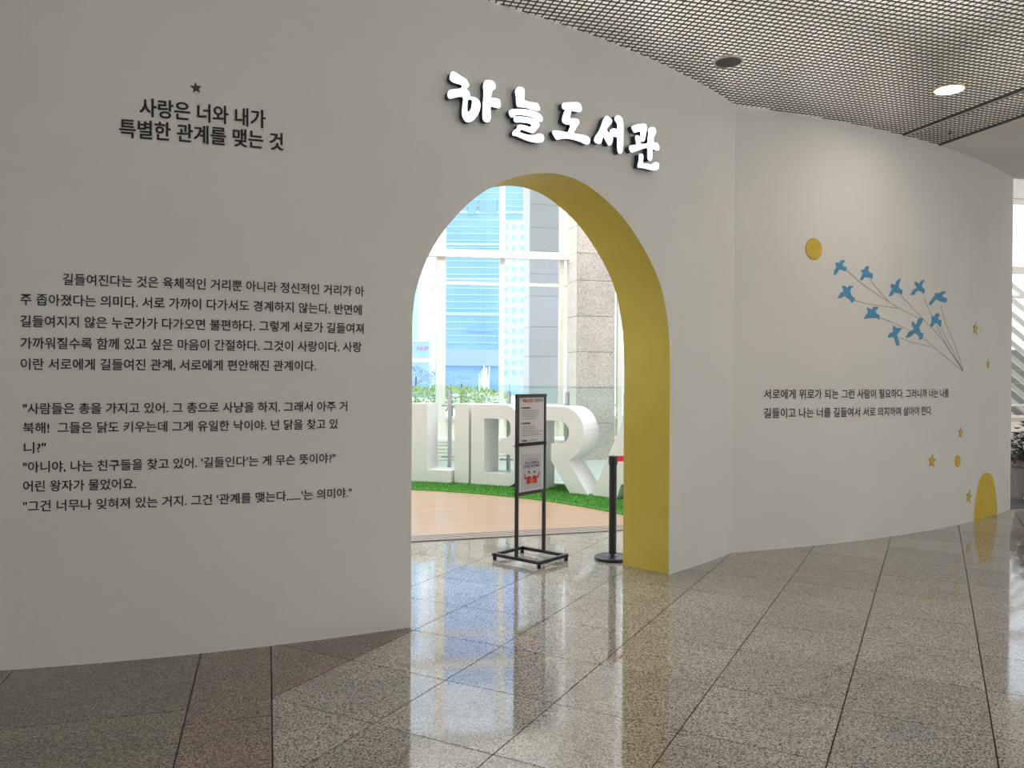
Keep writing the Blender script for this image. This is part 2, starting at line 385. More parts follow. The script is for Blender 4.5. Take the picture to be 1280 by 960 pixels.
# egg-crate grille below the board: thin blades both ways
def line_ivals(n, c, d):           # line {p: n.p=c}, direction d, inside polygon cp
    ts = []
    for i in range(len(cp)):
        a, b = cp[i], cp[(i + 1) % len(cp)]; da, db = n.dot(a) - c, n.dot(b) - c
        if (da < 0) != (db < 0): p = a + (b - a) * (da / (da - db)); ts.append(d.dot(p))
    ts.sort(); return list(zip(ts[::2], ts[1::2]))
P_ = .0525; seam_c = U17.dot(Vector((4.05, 8.275)))
g = G()
def blades(n, d, w_, hgt, yslack):
    lo, hi = min(n.dot(p) for p in cp), max(n.dot(p) for p in cp)
    k = math.ceil(lo / P_)
    while k * P_ < hi:
        c = k * P_; k += 1
        for t0, t1 in line_ivals(n, c, d):
            a, b = n * c + d * t0, n * c + d * t1
            # only the part of the hall that can be seen, or mirrored in the floor
            t0 = max(t0, d.dot(Vector((0, 0))) - 2.2 if d is V17 else t0)
            if d is U17 and c < -2.2: continue
            if t1 - t0 < .02: continue
            a, b = n * c + d * t0, n * c + d * t1; h = n * w_ / 2; kk = len(g.v)
            for z in (HC, HC + hgt): g.v.extend([Vector((*(a - h), z)), Vector((*(a + h), z)), Vector((*(b + h), z)), Vector((*(b - h), z))])
            g.f.extend([(kk, kk + 3, kk + 2, kk + 1), (kk, kk + 4, kk + 7, kk + 3), (kk + 1, kk + 2, kk + 6, kk + 5)])
blades(V17, U17, .011, .005, 0)
blades(U17, V17, .009, .003, 0)
g.build('grille_mesh', M_dark, ceil, kind='stuff', label='dark egg-crate grille blades')
e0, e1 = EDG, EDG + EDd * 11
def strip(c, w_, t0, t1, z0, z1, mt, nm, parent=ceil):
    a, b = U17 * (c - w_ / 2), U17 * (c + w_ / 2)
    G().prism([a + V17 * t0, b + V17 * t0, b + V17 * t1, a + V17 * t1], z0, z1).build(nm, mt, parent)
tS = V17.dot(Vector((4.05, 8.275)))
strip(seam_c, .022, -2, tS + .03, HC - .004, HC + .015, M_dark, 'panel_joint')
strip(seam_c + .022, .02, -2, tS + .03, HC - .006, HC + .01, M_panel, 'panel_edge')
strip(seam_c + .040, .012, -2, tS + .03, HC - .004, HC + .01, M_dark, 'panel_joint')
strip(U17.dot(EDG) - .012, .024, -2, V17.dot(EDG), HC - .003, HC + .015, M_dark, 'panel_joint')
# white soffit to the right of the grille
SE = Vector(wall_pt(WR, sR1, 0).xy)
sof = arcpts(WR, sE, sR1, 12) + [SE + U17 * 10, Vector((17, -9)), far_edge]
so = ngon('trim_1', sof, HC, M_soffit, kind='structure', label='white plaster soffit right of the grille ceiling')
g = G(); a, b = EDG, EDG + EDd * 11
g.v = [Vector((*a, HC)), Vector((*b, HC)), Vector((*b, HC + PLEN)), Vector((*a, HC + PLEN))]; g.f = [(0, 1, 2, 3)]
g.build('plenum_side', M_panel, ceil)
# unseen strip lights added above the grille to brighten the board
for k in range(0, 10):
    cc = -2.6 + k * .97
    iv = [q for q in line_ivals(U17, cc, V17) if q[1] - q[0] > 1][-1:]
    for t0, t1 in iv:
        t0 = max(t0, -2.0); t1 -= .35; c = U17 * cc + V17 * (t0 + t1) / 2
        area('plenum_fill_light', (*c, HC + .03), (PI, 0, A17 + PI / 2), t1 - t0, .12, (4.0 if cc > .2 else 2.7) * (t1 - t0), (1, .96, .89))
# fascia of the soffit up to the roof
g = G(); a, b = SE, SE + U17 * 10
g.v = [Vector((*a, HC)), Vector((*b, HC)), Vector((*b, TOP)), Vector((*a, TOP))]; g.f = [(0, 1, 2, 3)]
g.build('fascia', M_soffit, so)
G().box((3, 6.5, TOP + .1), (28, 31, .2)).build('ceiling_high', M_soffit, kind='structure')

# outer walls of the hall, with window openings behind and to the right of the camera
def wall_open(name, P0, P1, openings, z1=TOP):
    P0, P1 = Vector(P0), Vector(P1); d = (P1 - P0); L = d.length; d.normalize(); g = G(); rz = math.atan2(d.y, d.x)
    def seg(a, b, za, zb):
        if b - a > .01 and zb - za > .01: g.box((*(P0 + d * (a + b) / 2), (za + zb) / 2), (b - a, .2, zb - za), rz)
    x = 0
    for a, b, za, zb in openings:
        seg(x, a, 0, z1); seg(a, b, 0, za); seg(a, b, zb, z1); x = b
    seg(x, L, 0, z1); return g.build(name, M_soffit, kind='structure')
wall_open('wall_back', (-10, -8), (16, -8), [(1, 6, .3, 3.6)])
wall_open('wall_far_right', (16, -8), (16, 20), [(2, 14, .2, 3.6)])
wall_open('wall_far_left', (-10, -8), (-10, 16), [(17, 23, .3, 5.4)])

# ------------------------------------------------------------------ glazed front of the library (window_1)
CA = math.radians(9); CU = Vector((math.cos(CA), math.sin(CA))); CN = Vector((math.sin(CA), -math.cos(CA)))  # CN faces the viewer
CP = Vector((-1.63, 16.0))
def cur(t, n=0): return CP + CU * t + CN * n
def cur_px(x):                     # parameter t where the column of pixels x meets the glazing plane
    k = (x - 640) / F; return (k * CP.y - CP.x) / (CU.x - k * CU.y)
win = empty('window_1', (*CP, 0), None, None); win['kind'] = 'structure'
def wpart(g, nm, mt, **k):
    o = g.build(nm, mt, win, **k); o.location = (-CP.x, -CP.y, 0); return o
HEAD = 5.7
t550, t627, t701 = cur_px(550.5), cur_px(627), cur_px(701)
pitch = (t701 - t550) / 2
def mull(t, w_, dp, nm='mullion', z1=HEAD): c = cur(t, 0); wpart(G().box((*c, z1 / 2), (w_, dp, z1), CA), nm, M_alu)
ts_ = [t550 + pitch * k for k in range(-6, 13)]
for k, t in enumerate(ts_):
    if abs(t - t550) < .01: mull(t, .18, .22, 'post')
    elif t > t701 + .3 and t < t701 + 1.0: continue
    else: mull(t, .095, .14)
tl, trr = ts_[0], ts_[-1]
def trans(z, h, dp, nm='transom', mt=None, a=None, b=None):
    a = tl if a is None else a; b = trr if b is None else b
    wpart(G().box((*cur((a + b) / 2, .0 if dp < .2 else .1), z), (b - a, dp, h), CA), nm, mt or M_alu)
wpart(G().box((*cur((tl + t701 + .12) / 2, .12), 4.10), (t701 + .12 - tl, .16, .145), CA), 'cross_beam', M_alu)
wpart(G().box((*cur(t701 + .14, .12), 4.10), (.05, .26, .26), CA), 'beam_bracket', M_alu)
wpart(G().box((*cur((t701 + 1.3 + trr) / 2, .12), 4.10), (trr - t701 - 1.3, .16, .145), CA), 'cross_beam', M_alu)
trans(3.52, .06, .08); trans(1.08, .05, .08); trans(.82, .06, .1); trans(HEAD - .04, .1, .16)
for a, b in zip(ts_, ts_[1:]):
    wpart(G().box((*cur((a + b) / 2, -.01), HEAD / 2 + .4), (b - a - .08, .012, HEAD - .85), CA), 'window_pane', M_glass)
    wpart(G().box((*cur((a + b) / 2, -.03), .62), (b - a - .08, .03, .38), CA), 'spandrel_panel', M_alu)
for k in range(2):                 # cream header above the glass
    wpart(G().box((*cur((tl + trr) / 2, .05), HEAD + .4 + .85 * k), (trr - tl + 4, .12, .78 if k == 0 else .84), CA), 'header_panel', M_soffit)
wpart(G().box((*cur((tl + trr) / 2, 0), 7.5), (trr - tl + 4, .1, 1.6), CA), 'header_panel', M_soffit)
wpart(G().box((*cur((tl + trr) / 2, .3), .22), (trr - tl, .5, .44), CA), 'sill_cabinet', M_soffit)
for k in range(6): wpart(G().box((*cur((tl + trr) / 2, .56), .06 + k * .068), (trr - tl, .02, .03), CA), 'grille_slat', M_alu)

# granite-clad columns: blocks are parts
def column(name, P, ang, wd, dp, courses, label, z0=0, mats=None):
    MF, MS = mats or (M_clad, M_clad_lit)
    o = empty(name, (*P, z0), label, 'column', rz=ang)
    z = z0; core = G().box((wd / 2, dp / 2 , (courses[-1] + sum([0])) / 2 - z0 / 2 + .0), (wd - .03, dp - .03, courses[-1] - z0)); core.build('core', M_grout, o)
    zs = [z0] + courses
    for a, b in zip(zs, zs[1:]):
        h = b - a - .008; zc = (a + b) / 2 - z0
        G().box((wd / 2, .01, zc), (wd, .03, h)).build('stone_block', MF, o)
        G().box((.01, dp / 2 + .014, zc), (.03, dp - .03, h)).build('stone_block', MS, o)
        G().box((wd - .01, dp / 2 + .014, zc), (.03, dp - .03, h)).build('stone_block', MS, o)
    return o
def zcol(y, Y): return H + (474 - y) / F * Y
cs = [zcol(y, 16.0) for y in (572, 528, 484, 439.6, 395.4, 351.2, 317.5, 283.5, 250, 216, 182, 148)]
cs = [c for c in cs if c > .15]
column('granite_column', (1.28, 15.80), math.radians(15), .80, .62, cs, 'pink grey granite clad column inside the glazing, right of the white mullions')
Y2 = 18.6
cs2 = [zcol(y, Y2) for y in (560, 522, 484, 445, 408, 369.6, 342, 313.5, 284, 255, 226, 197, 168, 139)]
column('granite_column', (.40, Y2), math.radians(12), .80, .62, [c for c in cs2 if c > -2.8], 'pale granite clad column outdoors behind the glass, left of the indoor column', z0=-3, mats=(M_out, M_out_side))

# ------------------------------------------------------------------ glass balustrade (rail posts + panes)
bal = empty('glass_balustrade', (*GC, 0), 'frameless green-tinted glass balustrade on steel posts behind the big letters', 'balustrade')
def bp(a, r): return Vector((math.sin(math.radians(a)) * r, math.cos(math.radians(a)) * r))
angs = [15.6 + 9.55 * k for k in range(-4, 7)]
for a in angs:
    p = bp(a, RB); G().box((*p, .71), (.05, .05, 1.4), math.radians(-a)).build('post', M_steel, bal)
    for z in (.35, 1.17):
        G().box((*bp(a, RB - .02), z), (.26, .03, .025), math.radians(-a)).build('clamp', M_steel, bal)
for a in angs[:-1]:
    m_ = a + 9.55 / 2; L_ = 2 * RB * math.sin(math.radians(9.55 / 2)) - .03; p = bp(m_, RB * math.cos(math.radians(9.55 / 2)) - .01)
    G().box((*p, .79), (L_, .012, 1.44), math.radians(-m_)).build('glass_panel', M_rail, bal)

# ------------------------------------------------------------------ flat shapes -> solid via 2D curve
def curve_mesh(polys, ext, res=1):
    cu = bpy.data.curves.new('tmp', 'CURVE'); cu.dimensions = '2D'; cu.fill_mode = 'BOTH'; cu.extrude = ext / 2
    for P in polys:
        sp = cu.splines.new('POLY'); sp.points.add(len(P) - 1); sp.use_cyclic_u = True
        for q, p in zip(sp.points, P): q.co = (p[0], p[1], 0, 1)
    ob = bpy.data.objects.new('tmp', cu); C.objects.link(ob)
    bpy.context.view_layer.update()
    me = bpy.data.meshes.new_from_object(ob.evaluated_get(bpy.context.evaluated_depsgraph_get()))
    bpy.data.objects.remove(ob); bpy.data.curves.remove(cu); me.shade_flat(); return me
def text_mesh(txt, offset=0, spacing=1.0):
    cu = bpy.data.curves.new('tmp', 'FONT'); cu.body = txt; cu.size = 1; cu.offset = offset; cu.space_character = spacing; cu.resolution_u = 3
    ob = bpy.data.objects.new('tmp', cu); C.objects.link(ob); bpy.context.view_layer.update()
    me = bpy.data.meshes.new_from_object(ob.evaluated_get(bpy.context.evaluated_depsgraph_get()))
    bpy.data.objects.remove(ob); bpy.data.curves.remove(cu); me.shade_flat(); return me
def coords(me): a = np.empty(len(me.vertices) * 3); me.vertices.foreach_get('co', a); return a.reshape(-1, 3)
def setco(me, a): me.vertices.foreach_set('co', np.asarray(a, float).ravel()); me.update()
def slice_mesh(me, st=.06):            # extra columns so that a flat shape can follow the curved wall
    bm = bmesh.new(); bm.from_mesh(me); xs = [v.co.x for v in bm.verts]; x = min(xs) + st
    while x < max(xs):
        bmesh.ops.bisect_plane(bm, geom=bm.verts[:] + bm.edges[:] + bm.faces[:], plane_co=(x, 0, 0), plane_no=(1, 0, 0)); x += st
    bm.to_mesh(me); bm.free(); return me
def smooth_poly(P, k=3):
    n = len(P); out = []
    for i in range(n):
        p0, p1, p2, p3 = P[i - 1], P[i], P[(i + 1) % n], P[(i + 2) % n]
        for j in range(k):
            t = j / k; out.append(tuple(.5 * ((2 * p1[c]) + (-p0[c] + p2[c]) * t + (2 * p0[c] - 5 * p1[c] + 4 * p2[c] - p3[c]) * t * t + (-p0[c] + 3 * p1[c] - 3 * p2[c] + p3[c]) * t ** 3) for c in (0, 1)))
    return out

# ------------------------------------------------------------------ big free-standing letters
DL = .45
def big_letter(polys, P0, P1, label):
    P0, P1 = Vector(P0), Vector(P1); d = (P1 - P0).normalized(); me = curve_mesh(polys, DL)
    a = coords(me); b = np.c_[a[:, 0], DL / 2 - a[:, 2], a[:, 1]]       # x along, y depth away from viewer, z up
    setco(me, b); me.materials.clear(); me.shade_flat()
    bm = bmesh.new(); bm.from_mesh(me); bmesh.ops.remove_doubles(bm, verts=bm.verts, dist=1e-5); bmesh.ops.recalc_face_normals(bm, faces=bm.faces); bm.to_mesh(me); bm.free()
    o = me_obj('giant_letter', me, M_white, label=label, cat='letter', group=None)
    o.location = (*P0, .022); o.rotation_euler = (0, 0, math.atan2(d.y, d.x)); return o
HL = 1.20
def arcp(cx, cy_, rx, ry, a0, a1, n=10): return [(cx + rx * math.cos(math.radians(a0 + (a1 - a0) * i / n)), cy_ + ry * math.sin(math.radians(a0 + (a1 - a0) * i / n))) for i in range(n + 1)]
big_letter([[(0, 0), (.66, 0), (.66, .185), (.27, .185), (.27, HL), (0, HL)]], (-1.55, 12.29), (-.926, 12.12), 'giant white block letter L, leftmost through the arch')
big_letter([[(0, 0), (.245, 0), (.245, HL), (0, HL)]], (-.868, 12.168), (-.643, 12.058), 'giant white block letter I between the L and the B')
Bo = [(0, 0)] + arcp(.60, .22, .21, .22, -90, 0, 6) + arcp(.60, .42, .21, .20, 0, 60, 5) + [(.74, .61)] + arcp(.58, .80, .21, .18, -30, 0, 3) + arcp(.58, .99, .21, .21, 0, 90, 7) + [(0, HL)]
Bi = [(.225, .18)] + arcp(.60, .30, .12, .12, -90, 0, 5) + arcp(.60, .38, .12, .10, 0, 90, 5) + [(.50, .48), (.50, .71)] + arcp(.575, .82, .10, .11, -90, 0, 5) + arcp(.575, .89, .10, .10, 0, 90, 5) + [(.225, .99)]
big_letter([Bo, Bi], (-.612, 12.04), (.032, 11.70), 'giant white block letter B left of the poster stand')
Ro = [(0, 0), (.27, 0), (.27, 1.0)] + arcp(.60, .84, .15, .16, 90, -90, 10) + [(.466, .68), (.466, .445), (.77, 0), (1.05, 0), (.745, .45)] + arcp(.66, .83, .325, .37, -70, 90, 14) + [(0, HL)]
big_letter([Ro], (.16, 11.485), (1.04, 10.93), 'giant white block letter R right of the poster stand')
Ao = [(0, 0), (.42, 0), (.50, .2), (.98, .2), (1.06, 0), (1.48, 0), (.89, HL), (.60, HL)]; Ai = [(.58, .48), (.90, .48), (.74, .86)]
big_letter([Ao, Ai], (1.10, 10.90), (2.1, 9.86), 'giant white block letter A cut off by the yellow jamb')

# ------------------------------------------------------------------ lettering on the walls
def on_wall(me, wl, fs, fz, off):
    a = coords(me); s = fs(a[:, 0], a[:, 1]); z = fz(a[:, 0], a[:, 1]); r = wl[2] + off + a[:, 2]
    an = s / wl[2]; setco(me, np.c_[wl[0] + r * np.sin(an), wl[1] - r * np.cos(an), z])
def text_on_wall(txt, wl, p0, p1, h, parent, offset=.012, nm='word', mt=None):
    s0, z0 = wall_hit(wl, p0); s1, z1 = wall_hit(wl, p1); me = text_mesh(txt, offset)
    if h > .09:                                        # bold heading: the same outlines struck again a little aside
        bm = bmesh.new()
        for k, (dx, dy) in enumerate(((0, 0), (.026, 0), (.013, .01))):
            n0 = len(bm.verts); bm.from_mesh(me); bm.verts.ensure_lookup_table()
            for v in bm.verts[n0:]: v.co += Vector((dx, dy, .0004 * k))
        bm.to_mesh(me); bm.free()
    a = coords(me)
    x0, x1 = a[:, 0].min(), a[:, 0].max(); k = (s1 - s0) / (x1 - x0)
    full = .37                                          # middle of a hangul block, in em
    F_ = [tuple(p.vertices) for p in me.polygons]; on_wall(me, wl, lambda x, y: s0 + (x - x0) * k, lambda x, y: z0 + (z1 - z0) * (x - x0) / (x1 - x0) + (y - full) * h / .86, .0025)
    W = coords(me) - np.array(parent.location)
    F_.sort(key=lambda f: min(a[i, 0] for i in f)); words = []; hi = -9
    for f in F_:
        lo_, h_ = min(a[i, 0] for i in f), max(a[i, 0] for i in f)
        if lo_ > hi + .19: words.append([])
        words[-1].append(f); hi = max(hi, h_)
    for fs in words:
        idx = sorted({i for f in fs for i in f}); mp_ = {v: n for n, v in enumerate(idx)}
        pyd(nm, W[idx], [tuple(mp_[i] for i in f) for f in fs], mt or M_ink, parent)
def block(name, label, wl, lines, h, offset=.012):
    s, z = wall_hit(wl, lines[0][1]); e = empty(name, wall_pt(wl, s, z), label, 'lettering')
    for txt, p0, p1 in lines: text_on_wall(txt, wl, p0, p1, h, e, offset)
    return e
block('wall_lettering', 'bold two-line black heading high on the left wall under a small star', WL, [
    ('사랑은 너와 내가', (174.4, 134.0), (332, 149.6)), ('특별한 관계를 맺는 것', (149, 160.3), (354.4, 178))], .098, .011)
block('wall_lettering', 'five-line black paragraph in the middle of the left wall', WL, [
    ('길들여진다는 것은 육체적인 거리뿐 아니라 정신적인 거리가 아', (78.7, 349), (455, 364.5)),
    ('주 좁아졌다는 의미다. 서로 가까이 다가서도 경계하지 않는다. 반면에', (25.5, 374), (452, 387.7)),
    ('길들여지지 않은 누군가가 다가오면 불편하다. 그렇게 서로가 길들여져', (25.5, 401.4), (454.5, 411)),
    ('가까워질수록 함께 있고 싶은 마음이 간절하다. 그것이 사랑이다. 사랑', (25.5, 428.8), (452, 434)),
    ('이란 서로에게 길들여진 관계, 서로에게 편안해진 관계이다.', (26, 455), (395, 457.5))], .060)
block('wall_lettering', 'six-line black quoted dialogue low on the left wall', WL, [
    ('"사람들은 총을 가지고 있어. 그 총으로 사냥을 하지. 그래서 아주 거', (29, 510.8), (434, 507.8)),
    ('북해!  그들은 닭도 키우는데 그게 유일한 낙이야. 넌 닭을 찾고 있', (29, 535), (422.6, 529.8)),
    ('니?"', (30, 560.3), (57.4, 559)),
    ('"아니야, 나는 친구들을 찾고 있어. \'길들인다\'는 게 무슨 뜻이야?"', (29, 584), (419, 572.5)),
    ('어린 왕자가 물었어요.', (29, 608), (170, 604.5)),
    ('"그건 너무나 잊혀져 있는 거지. 그건 \'관계를 맺는다......\'는 의미야."', (29, 633), (439.5, 615.5))], .058)
block('wall_lettering', 'two-line black sentence on the right wall below the flock of birds', WR, [
    ('서로에게 위로가 되는 그런 사람이 필요하다. 그러니까 너는 나를', (954.6, 492.7), (1185.7, 491.5)),
    ('길들이고 나는 너를 길들여서 서로 의지하며 살아야 한다.', (954.6, 516.5), (1165, 513.2))], .088, .014)

# ------------------------------------------------------------------ lit sign letters
ca = lambda P: [(550 + x / 9.143, 80 + y / 9.143) for x, y in P]
cb = lambda P: [(685 + x / 8.533, 115 + y / 8.533) for x, y in P]
S1 = [ca([(150,88),(190,105),(240,140),(290,170),(325,215),(330,255),(300,285),(335,320),(340,360),(345,375),(390,378),(440,410),(462,460),(455,520),(430,580),(385,640),(340,662),(300,655),(268,615),(255,560),(260,480),(268,390),(240,372),(190,378),(120,395),(95,375),(92,330),(110,298),(165,288),(230,278),(258,250),(225,228),(160,210),(118,175),(118,130),(130,95)]),
      ca([(330,405),(362,405),(370,440),(358,505),(330,548),(312,535),(310,480),(316,420)]),
      ca([(520,190),(560,183),(605,197),(630,235),(634,280),(600,305),(590,345),(587,388),(640,390),(680,410),(692,450),(690,490),(670,503),(620,492),(580,488),(577,560),(577,630),(560,658),(530,662),(500,640),(490,600),(493,480),(500,380),(503,310),(497,260),(505,215)])]
S2 = [ca([(880,272),(910,263),(950,275),(967,310),(962,360),(965,410),(1010,430),(1070,442),(1115,450),(1130,480),(1143,510),(1120,532),(1060,520),(980,497),(910,490),(885,480),(875,430),(872,370),(862,310)]),
      ca([(810,522),(870,514),(950,516),(1020,524),(1090,545),(1145,575),(1170,610),(1172,645),(1150,660),(1120,640),(1070,612),(1000,592),(930,580),(880,578),(845,600),(820,608),(800,580),(790,545)]),
      ca([(860,600),(900,596),(970,605),(1040,618),(1100,640),(1130,670),(1135,710),(1110,740),(1090,770),(1070,788),(1030,780),(960,755),(925,750),(913,780),(950,795),(1010,810),(1070,812),(1110,800),(1140,795),(1175,812),(1190,850),(1175,885),(1130,898),(1060,890),(990,870),(920,840),(870,820),(838,815),(832,785),(850,755),(880,735),(890,700),(920,693),(980,705),(1030,720),(1048,705),(1040,685),(990,672),(920,665),(870,665),(848,640),(848,615)])]
S3 = [cb([(160,118),(200,112),(260,110),(310,110),(345,130),(358,165),(355,200),(330,213),(290,205),(250,203),(240,240),(232,278),(275,282),(315,290),(333,325),(315,360),(285,410),(275,440),(340,452),(400,465),(438,485),(447,525),(435,552),(405,556),(350,530),(280,508),(200,495),(140,500),(100,508),(75,480),(50,430),(60,412),(110,413),(170,425),(215,425),(230,390),(243,350),(200,345),(165,325),(155,290),(170,230),(185,190),(160,175),(152,145)])]
S4 = [cb([(625,255),(655,268),(680,300),(678,330),(650,360),(625,400),(650,435),(685,470),(692,505),(675,555),(655,570),(635,545),(610,500),(592,465),(580,500),(565,545),(545,552),(515,540),(497,515),(510,470),(545,420),(575,350),(595,290)]),
      cb([(740,248),(770,260),(795,295),(802,360),(802,450),(800,560),(790,640),(768,657),(750,635),(742,560),(742,485),(700,472),(668,440),(668,405),(700,388),(740,395),(742,340),(718,300),(718,268)])]
S5 = [cb([(900,365),(940,348),(1000,340),(1040,345),(1053,385),(1045,440),(1035,500),(1020,528),(1000,520),(995,480),(990,440),(995,420),(960,425),(925,430),(905,400),(897,380)]),
      cb([(950,460),(975,475),(990,510),(985,550),(1030,552),(1065,540),(1068,490),(1075,450),(1072,400),(1090,380),(1120,375),(1145,395),(1152,440),(1130,470),(1128,535),(1160,543),(1183,575),(1182,615),(1155,622),(1120,605),(1112,650),(1108,715),(1090,732),(1070,715),(1066,660),(1065,600),(1030,600),(970,620),(905,642),(885,635),(870,600),(875,575),(910,565),(945,560),(940,510),(935,475)]),
      cb([(985,660),(1010,665),(1015,710),(1008,755),(1050,762),(1100,770),(1140,750),(1170,755),(1183,785),(1175,820),(1140,835),(1090,828),(1030,812),(965,803),(963,775),(975,720),(975,675)])]
OFF = .058
for S, lab in ((S1, '하, first'), (S2, '늘, second'), (S3, '도, third'), (S4, '서, fourth'), (S5, '관, last')):
    P = [smooth_poly([wall_hit(WL, p, OFF) for p in q]) for q in S]
    s, z = P[0][0]; e = empty('sign_letter', wall_pt(WL, s, z), 'glowing white syllable %s of the five above the arch' % lab, 'sign letter', 'glowing syllables of the sign above the arch')
    body = curve_mesh(P, OFF - .016); a = coords(body); a[:, 2] += (OFF - .016) / 2 + .010 - 0; setco(body, a)
    on_wall(body, WL, lambda x, y: x, lambda x, y: y, 0); body.materials.clear(); o = me_obj('letter_return', body, M_navy, e); o.location = -e.location
    face = curve_mesh(P, .008); a = coords(face); a[:, 2] += OFF - .002; setco(face, a)
    on_wall(face, WL, lambda x, y: x, lambda x, y: y, 0); face.materials.clear(); o = me_obj('letter_face', face, M_glow, e); o.location = -e.location

# ------------------------------------------------------------------ wall decals
def decal(name, polys_px, wl, mt, label, cat, group=None, t=.003, parent=None, off=.001):
    P = [[wall_hit(wl, p) for p in q] for q in polys_px]; me = curve_mesh(P, t); a = coords(me); a[:, 2] += t / 2 + off; setco(me, a)
    on_wall(me, wl, lambda x, y: x, lambda x, y: y, 0); me.materials.clear()
    s, z = P[0][0]; loc = wall_pt(wl, s, z); b = coords(me) - np.array(loc); setco(me, b)
    o = me_obj(name, me, mt, parent); o.location = loc if parent is None else loc - parent.location
    if parent is None: finish(o, None, label, cat, group)
    return o
c1 = lambda P: [(1030 + x / 13.71, 310 + y / 13.71) for x, y in P]
c2 = lambda P: [(1100 + x / 9.6, 330 + y / 9.6) for x, y in P]
c3 = lambda P: [(1030 + x / 5.818, 300 + y / 5.818) for x, y in P]
birds = [
 ('topmost blue bird decal at the far left end of the flock', c1([(190,250),(235,250),(258,268),(275,230),(300,208),(350,208),(355,225),(325,255),(312,290),(335,318),(380,322),(383,370),(355,403),(335,375),(260,365),(240,400),(215,440),(180,465),(165,460),(175,385),(205,340),(215,315),(195,280)])),
 ('blue bird decal second from the left in the top row', c1([(632,372),(690,370),(700,330),(730,312),(765,308),(762,345),(755,385),(785,425),(835,440),(830,500),(815,528),(795,508),(730,502),(695,490),(665,545),(610,560),(630,505),(655,450),(660,430),(635,400)])),
 ('blue bird decal with crossed wings just below the topmost one', c1([(305,650),(360,650),(385,685),(420,650),(505,650),(470,690),(445,730),(455,780),(480,835),(520,850),(518,900),(480,940),(460,925),(450,890),(400,855),(350,815),(310,850),(240,862),(235,845),(260,800),(285,762),(335,748),(325,700)])),
 ('blue bird decal in mid-flock with one thin wing raised', c2([(125,250),(155,240),(180,255),(190,215),(215,190),(243,168),(243,195),(228,235),(222,270),(240,300),(268,312),(265,350),(250,372),(235,355),(190,345),(165,340),(155,370),(105,392),(108,365),(130,320),(148,300),(128,275)])),
 ('blue bird decal second from the right in the top row', c2([(415,215),(440,215),(462,240),(485,205),(535,185),(520,220),(500,250),(510,285),(535,305),(532,340),(515,360),(500,335),(460,320),(435,325),(410,370),(362,372),(380,340),(400,305),(435,290),(438,270),(415,245)])),
 ('rightmost blue bird decal, wings swept back', c2([(655,352),(710,348),(735,330),(790,328),(775,350),(745,375),(765,405),(800,410),(798,450),(780,470),(765,455),(720,450),(690,430),(670,425),(635,465),(610,495),(585,488),(600,450),(635,400),(658,380)])),
 ('small blue bird decal directly below the rightmost one', c2([(618,630),(660,620),(665,595),(685,585),(700,600),(722,618),(700,628),(695,660),(735,680),(732,740),(718,758),(700,730),(685,712),(650,712),(640,740),(605,757),(600,740),(615,700),(620,670)])),
 ('largest blue bird decal, low in the flock with wing raised', c2([(380,695),(400,692),(425,730),(440,710),(455,665),(480,650),(512,650),(505,690),(480,740),(465,765),(485,820),(515,830),(512,885),(485,912),(470,900),(465,865),(430,835),(405,830),(370,870),(305,890),(320,860),(350,805),(405,785),(380,730)])),
 ('lowest blue bird decal, tail pointing straight down', c3([(500,620),(525,638),(565,640),(545,672),(530,690),(545,740),(548,765),(525,768),(515,725),(505,705),(465,710),(462,705),(478,675),(503,668)])),
 ('blue bird decal flying level at the lower left of the flock', c3([(310,490),(345,505),(360,485),(397,487),(375,515),(380,535),(405,550),(400,580),(385,565),(330,568),(290,575),(290,570),(305,545),(320,530)]))]
for lab, P in birds: decal('bird_decal', [P], WR, M_bird, lab, 'bird decal', 'blue birds on the right wall')
ends = (1012, 955)
strs = [[(165,220),(265,310),(400,405),(545,497),(620,535),(700,572)], [(335,290),(400,370),(470,448)], [(220,437),(300,462),(420,480),(545,497)], [(560,405),(640,490),(720,575),(780,632),(870,740),(950,860), ends],
        [(725,420),(745,470),(830,650),(900,780),(1000,930), ends], [(850,480),(880,600),(930,710),(985,860), ends], [(850,640),(900,740),(960,850), ends], [(410,565),(510,605),(620,655)], [(720,712),(800,780),(900,865),(985,935), ends], [(550,710),(640,745),(770,775)]]
sl = ['from the topmost bird', 'from the second bird of the top row', 'from the bird with crossed wings', 'from the mid-flock bird', 'from the second bird from the right', 'from the rightmost bird', 'from the small bird', 'from the level-flying bird', 'from the largest bird', 'from the lowest bird']
for q, lab in zip(strs, sl):
    P = [wall_hit(WR, p) for p in c3(q)]; L1, L2 = [], []
    for i, p in enumerate(P):
        a, b = P[max(i - 1, 0)], P[min(i + 1, len(P) - 1)]; d = Vector((b[0] - a[0], b[1] - a[1])).normalized(); n = Vector((-d.y, d.x)) * .0024
        L1.append((p[0] + n.x, p[1] + n.y)); L2.append((p[0] - n.x, p[1] - n.y))
    poly = L1 + L2[::-1]; me = curve_mesh([poly], .001); a = coords(me); a[:, 2] += .002; setco(me, a); on_wall(me, WR, lambda x, y: x, lambda x, y: y, 0); me.materials.clear()
    me_obj('string_decal', me, M_string, label='thin brown string line decal ' + lab, cat='string decal', group='string lines on the right wall')
def star_sz(s, z, r, rot=0): return [(s + (r if k % 2 == 0 else r * .42) * math.sin(rot + k * PI / 5), z + (r if k % 2 == 0 else r * .42) * math.cos(rot + k * PI / 5)) for k in range(10)]
